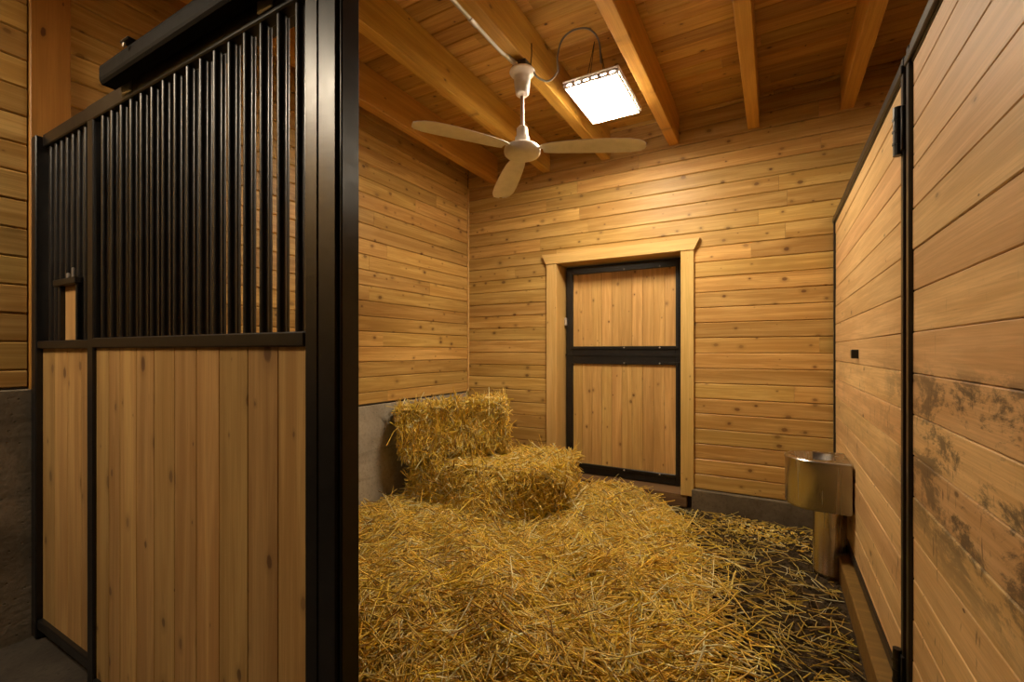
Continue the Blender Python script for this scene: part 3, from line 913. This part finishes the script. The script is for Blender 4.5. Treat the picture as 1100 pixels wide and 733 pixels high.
nn = 420
cx = rng.normal(-0.12, 0.22, nn); cy = rng.normal(4.16, 0.12, nn)
k = (cx < 0.33) & (cy < D - 0.07) & (cx > -0.7); cx, cy = cx[k], cy[k]; nn = len(cx)
ps = np.stack([cx, cy, np.array([floor_h(a, b_) for a, b_ in zip(cx, cy)]) + 0.004], 1)
ya_ = rng.uniform(0, 6.28, nn)
sc = bpy.data.objects.new('straw_chaff', straw_mesh('straw_chaff', ps, np.stack([np.cos(ya_), np.sin(ya_), rng.normal(0, .15, nn)], 1), rng.uniform(0.015, 0.05, nn), rng.uniform(0.006, 0.012, nn), rng.uniform(-.2, .2, nn), straw_cols(nn)))
link(sc); tag(sc, 'scattered pale chaff lying along the low concrete footing', 'chaff', kind='stuff')

# ------------------------------------------------------------------ bales
def bale(name, label, size, mat4, n, shape, bias, poke=0.3, lo_=0.05, hi_=0.2):
    """core block with straw stalks over every face; local origin = centre of the base"""
    L, W, H = size
    root = empty(name); root.matrix_world = mat4
    tag(root, label, 'straw bale')
    bm = bmesh.new()
    bmesh.ops.create_cube(bm, size=1)
    bmesh.ops.subdivide_edges(bm, edges=list(bm.edges), cuts=13, use_grid_fill=True)
    for v in bm.verts:
        p = Vector((v.co.x * L, v.co.y * W, (v.co.z + 0.5) * H))
        # round the edges a little, lump the faces
        q = Vector((v.co.x * 2, v.co.y * 2, v.co.z * 2))
        m8 = (abs(q.x) ** 8 + abs(q.y) ** 8 + abs(q.z) ** 8) ** (1 / 8)
        s = 1 / max(m8, 1e-6) * max(abs(q.x), abs(q.y), abs(q.z))
        s = 0.45 + 0.55 * s
        p = Vector((p.x * s, p.y * s, H / 2 + (p.z - H / 2) * s))
        nn_ = mnoise.noise(p * 6 + Vector((L * 9, 3, 1))) * 0.022 + mnoise.noise(p * 17) * 0.012
        dirn = Vector((q.x ** 3, q.y ** 3, q.z ** 3)).normalized() if q.length else Vector((0, 0, 1))
        p = p + dirn * nn_
        v.co = Vector(shape(p))
    bmesh.ops.triangulate(bm, faces=list(bm.faces))
    bmesh.ops.recalc_face_normals(bm, faces=bm.faces)
    me = bpy.data.meshes.new('bale_core'); bm.to_mesh(me)
    me.materials.append(M['strawcore'])
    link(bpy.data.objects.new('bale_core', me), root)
    T = np.array([[list(v.co) for v in f.verts] for f in bm.faces]); Nn = np.array([list(f.normal) for f in bm.faces]); A = np.array([f.calc_area() for f in bm.faces])
    bm.free()
    A = A * np.where(Nn[:, 2] < -0.7, 0.02, 1.0)
    idx = rng.choice(len(A), n, p=A / A.sum())
    r1, r2 = rng.random(n), rng.random(n); f_ = r1 + r2 > 1; r1[f_], r2[f_] = 1 - r1[f_], 1 - r2[f_]
    t = T[idx]
    p = t[:, 0] + (t[:, 1] - t[:, 0]) * r1[:, None] + (t[:, 2] - t[:, 0]) * r2[:, None]
    nm = Nn[idx]
    rd = rng.normal(0, 1, (n, 3))
    bv = np.array([bias(*q) for q in nm]) 
    d = rd * 0.75 + bv * np.sign(rng.normal(0, 1, (n, 1)))
    d = d - nm * (d * nm).sum(1, keepdims=True)
    d = d / (np.linalg.norm(d, axis=1, keepdims=True) + 1e-6)
    pk = np.abs(rng.normal(0, poke, n)) * np.where(rng.random(n) < 0.12, 2.2, 1.0)
    d = d + nm * pk[:, None]
    d /= np.linalg.norm(d, axis=1, keepdims=True)
    ln = np.clip(rng.gamma(4.0, (hi_ - lo_) / 5, n) + lo_ * .5, lo_, hi_ * 1.5)
    lay_ = rng.random(n)
    c = p + nm * (lay_ * 0.022 - 0.004)[:, None] + d * (ln * pk * 0.35)[:, None]
    M4 = np.array(mat4); ends = np.stack([c - d * ln[:, None] / 2, c + d * ln[:, None] / 2])
    ends = ends @ M4[:3, :3].T + M4[:3, 3]
    ok = (ends[..., 0] > XL + 0.03).all(0) & (ends[..., 1] < D - 0.05).all(0) & (ends[..., 2] > 0.01).all(0)
    c, d, ln = c[ok], d[ok], ln[ok]; n = len(c)
    cols_ = straw_cols(n)
    o = bpy.data.objects.new('straw_stalks', straw_mesh('straw_stalks', c, d, ln, rng.uniform(0.0045, 0.0105, n), rng.uniform(-.5, .5, n), cols_))
    link(o, root); o['kind'] = 'stuff'
    return root

def ident(p): return p
# lower bale: wide, slumped at the front, a bit lower at the left end
def low_shape(p):
    k = p.z / 0.47
    z_ = p.z * (0.90 + 0.10 * (p.x / 1.36 + 0.5) * 1.2)
    slump = math.exp(-((p.x - 0.12) / 0.28) ** 2) * max(0.0, -p.y / 0.35)
    return (p.x + 0.02 * math.sin(k * 5 + p.y * 6), p.y - 0.20 * slump * max(0.0, 1 - k) ** 0.7 + 0.05 * slump * k, z_ - 0.05 * slump * k)
def low_bias(nx_, ny_, nz_):
    if nz_ > 0.6: return (0.7, 0.25, 0)
    if nx_ > 0.6: return (0, 0.2, 0.9)
    return (0.5, 0, -0.4)
mt = Matrix.Translation((-2.30, 3.72, 0.01)) @ Matrix.Rotation(math.radians(6), 4, 'Z')
bale('straw_bale', 'big loosened straw bale lying flat on the bedding', (1.42, 0.76, 0.44), mt, 19000, low_shape, low_bias, 0.19)
def top_bias(nx_, ny_, nz_):
    if nz_ > 0.6: return (0.6, 0.5, 0)
    return (0.15, 0, 1.1)
A0 = Vector((-2.90, 3.13, 0.465))
th, tl = math.radians(41), math.radians(5.5)
R_ = Matrix.Rotation(th, 4, 'Z') @ Matrix.Rotation(-tl, 4, 'Y')
mt = Matrix.Translation(A0) @ R_ @ Matrix.Translation((0.49, 0.15, 0))
bale('straw_bale', 'compact straw bale propped on top of the big bale, in the corner', (0.95, 0.29, 0.42), mt, 11000, ident, top_bias, 0.13)
